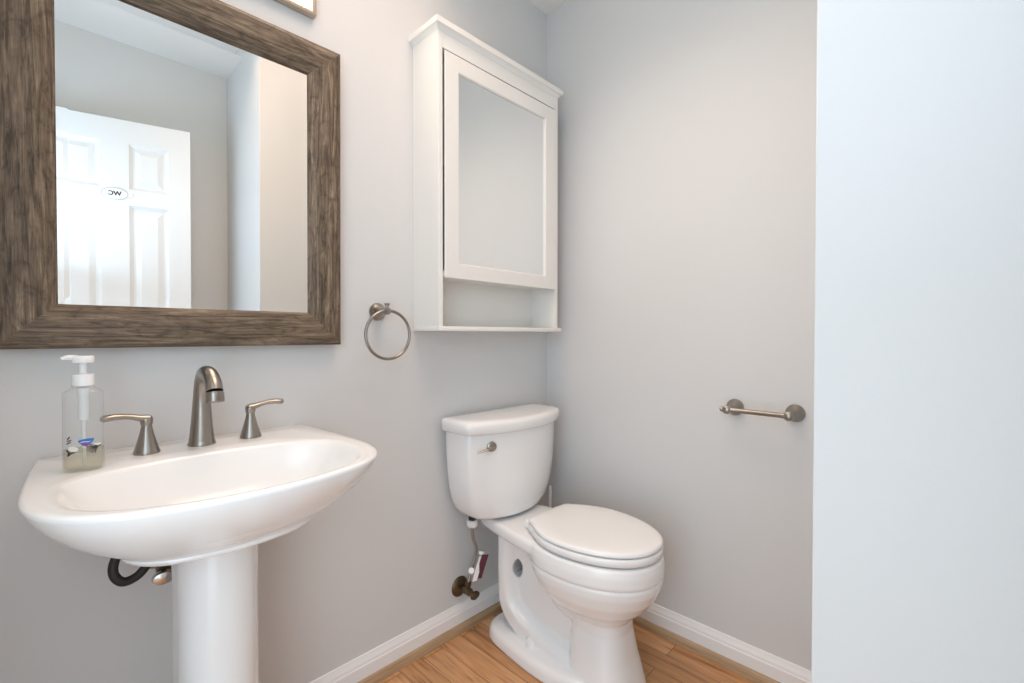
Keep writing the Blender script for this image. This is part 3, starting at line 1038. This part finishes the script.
obj('seat', loft([seat_ring(0.4310, 0.012), seat_ring(0.4310, 0.002), seat_ring(0.4330, 0.0), seat_ring(0.4500, 0.0), seat_ring(0.4530, 0.003), seat_ring(0.4530, 0.014)]), M['plastic'], toi, angle=50)
obj('seat_lid', loft([seat_ring(0.4575, 0.014), seat_ring(0.4575, 0.003), seat_ring(0.4590, 0.001), seat_ring(0.4650, 0.001), seat_ring(0.4690, 0.004), seat_ring(0.4715, 0.011), seat_ring(0.4730, 0.03), seat_ring(0.4735, 0.07)]), M['plastic'], toi, angle=50)
for s in (-1, 1):
    obj('hinge', box(TX + s * 0.072 - 0.020, TX + s * 0.072 + 0.020, YW - 0.305, YW - 0.262, 0.428, 0.458, 0.008, 3), M['plastic'], toi)
for s in (-1, 1):
    obj('bolt_cap', lathe((TX + s * 0.096, YW - 0.296, 0.052), (0, 0, 1), [(0, -0.01), (0.016, -0.01), (0.0165, 0.008), (0.0145, 0.018), (0.010, 0.024), (0, 0.026)], 24), M['plastic'], toi)

# ------------------------------------------------------------------ toilet water supply
tv = thing('toilet_supply_valve', 'tarnished brass toilet stop valve with a flexible hose left of the toilet', 'valve', (1.070, YW, 0.155))
obj('escutcheon', lathe((1.070, YW, 0.157), (0, -1, 0), [(0, 0), (0.036, 0), (0.036, 0.003), (0.030, 0.009), (0.016, 0.013), (0.012, 0.014), (0, 0.014)], 32), M['bronze'], tv)
bm = lathe((1.070, YW - 0.012, 0.157), (0, -1, 0), [(0, 0), (0.0085, 0), (0.0085, 0.022), (0.0135, 0.024), (0.0135, 0.048), (0.010, 0.050), (0.008, 0.064), (0, 0.065)], 20)
add_lathe(bm, (1.072, YW - 0.048, 0.157), (0, 0, 1), [(0, 0), (0.0085, 0), (0.0085, 0.020), (0.0115, 0.021), (0.0115, 0.032), (0.006, 0.034), (0, 0.034)], 6)
obj('valve_body', bm, M['bronze'], tv)
obj('valve_handle', lathe((1.072, YW - 0.074, 0.155), (0.1, -1, -0.1), [(0, 0), (0.008, 0), (0.018, 0.003), (0.021, 0.008), (0.019, 0.014), (0.007, 0.016), (0, 0.016)], 24, sx=1.0, sy=0.68), M['bronze'], tv)
obj('hose', tube(spline([(1.072, YW - 0.048, 0.188, 0.0055), (1.082, YW - 0.050, 0.225, 0.0055), (1.098, YW - 0.055, 0.275, 0.0055), (1.098, YW - 0.060, 0.310, 0.0055), (1.082, YW - 0.064, 0.345, 0.0055), (1.074, YW - 0.066, 0.385, 0.0055), (1.074, YW - 0.067, 0.410, 0.0055)], 7), 12), M['steel_hose'], tv)
obj('hose_nut', lathe((1.074, YW - 0.067, 0.392), (0, 0, 1), [(0, 0), (0.012, 0), (0.018, 0.004), (0.020, 0.010), (0.020, 0.024), (0.014, 0.027), (0, 0.027)], 12), M['plastic'], tv)
obj('tank_shank', lathe((1.074, YW - 0.067, 0.418), (0, 0, 1), [(0, 0), (0.013, 0), (0.013, 0.0135), (0, 0.0135)], 16), M['hose'], tv)
# folded paper tag hanging from the hose
tg = thing('hose_tag', 'small folded white and maroon tag hanging on the toilet water hose', 'tag', (1.094, YW - 0.068, 0.25))
def card(cx, y0, z0, z1, w, sl, th, yaw):
    bm = box(-w, w, -th, th, z0, z1, 0.0006, 1)
    for v in bm.verts:
        v.co.x += (v.co.z - z0) * sl
    bmesh.ops.rotate(bm, cent=(0, 0, 0), matrix=Matrix.Rotation(yaw, 3, 'Z'), verts=bm.verts)
    bmesh.ops.translate(bm, vec=(cx, y0, 0), verts=bm.verts)
    return bm
obj('white_leaf', card(1.071, YW - 0.082, 0.205, 0.290, 0.0085, 0.30, 0.0012, R(-30)), M['plastic'], tg)
obj('maroon_leaf', card(1.083, YW - 0.088, 0.212, 0.297, 0.0120, 0.30, 0.0012, R(-42)), M['maroon'], tg)
obj('clip', lathe((1.103, YW - 0.084, 0.290), (0.3, 0, 1), [(0, 0), (0.011, 0), (0.012, 0.004), (0.011, 0.012), (0, 0.013)], 16), M['plastic'], tg)
obj('label_tab', lathe((1.062, YW - 0.076, 0.242), (-0.5, -0.6, 0.6), [(0, 0), (0.010, 0), (0.011, 0.004), (0.010, 0.010), (0, 0.011)], 16), M['plastic'], tg)

# ------------------------------------------------------------------ brush behind the toilet
tbh = thing('toilet_brush', 'slim white brush handle standing behind the toilet in the room corner', 'toilet brush', (1.508, 1.245, 0.0))
obj('holder', lathe((1.508, 1.245, 0.0), (0, 0, 1), [(0, 0), (0.027, 0), (0.028, 0.004), (0.025, 0.10), (0.0255, 0.12), (0.022, 0.121), (0.021, 0.10), (0, 0.10)], 28), M['plastic'], tbh)
obj('handle', lathe((1.508, 1.245, 0.098), (0, 0, 1), [(0, 0), (0.006, 0), (0.006, 0.20), (0.0075, 0.22), (0.0075, 0.33), (0.005, 0.34), (0, 0.341)], 16), M['plastic'], tbh)
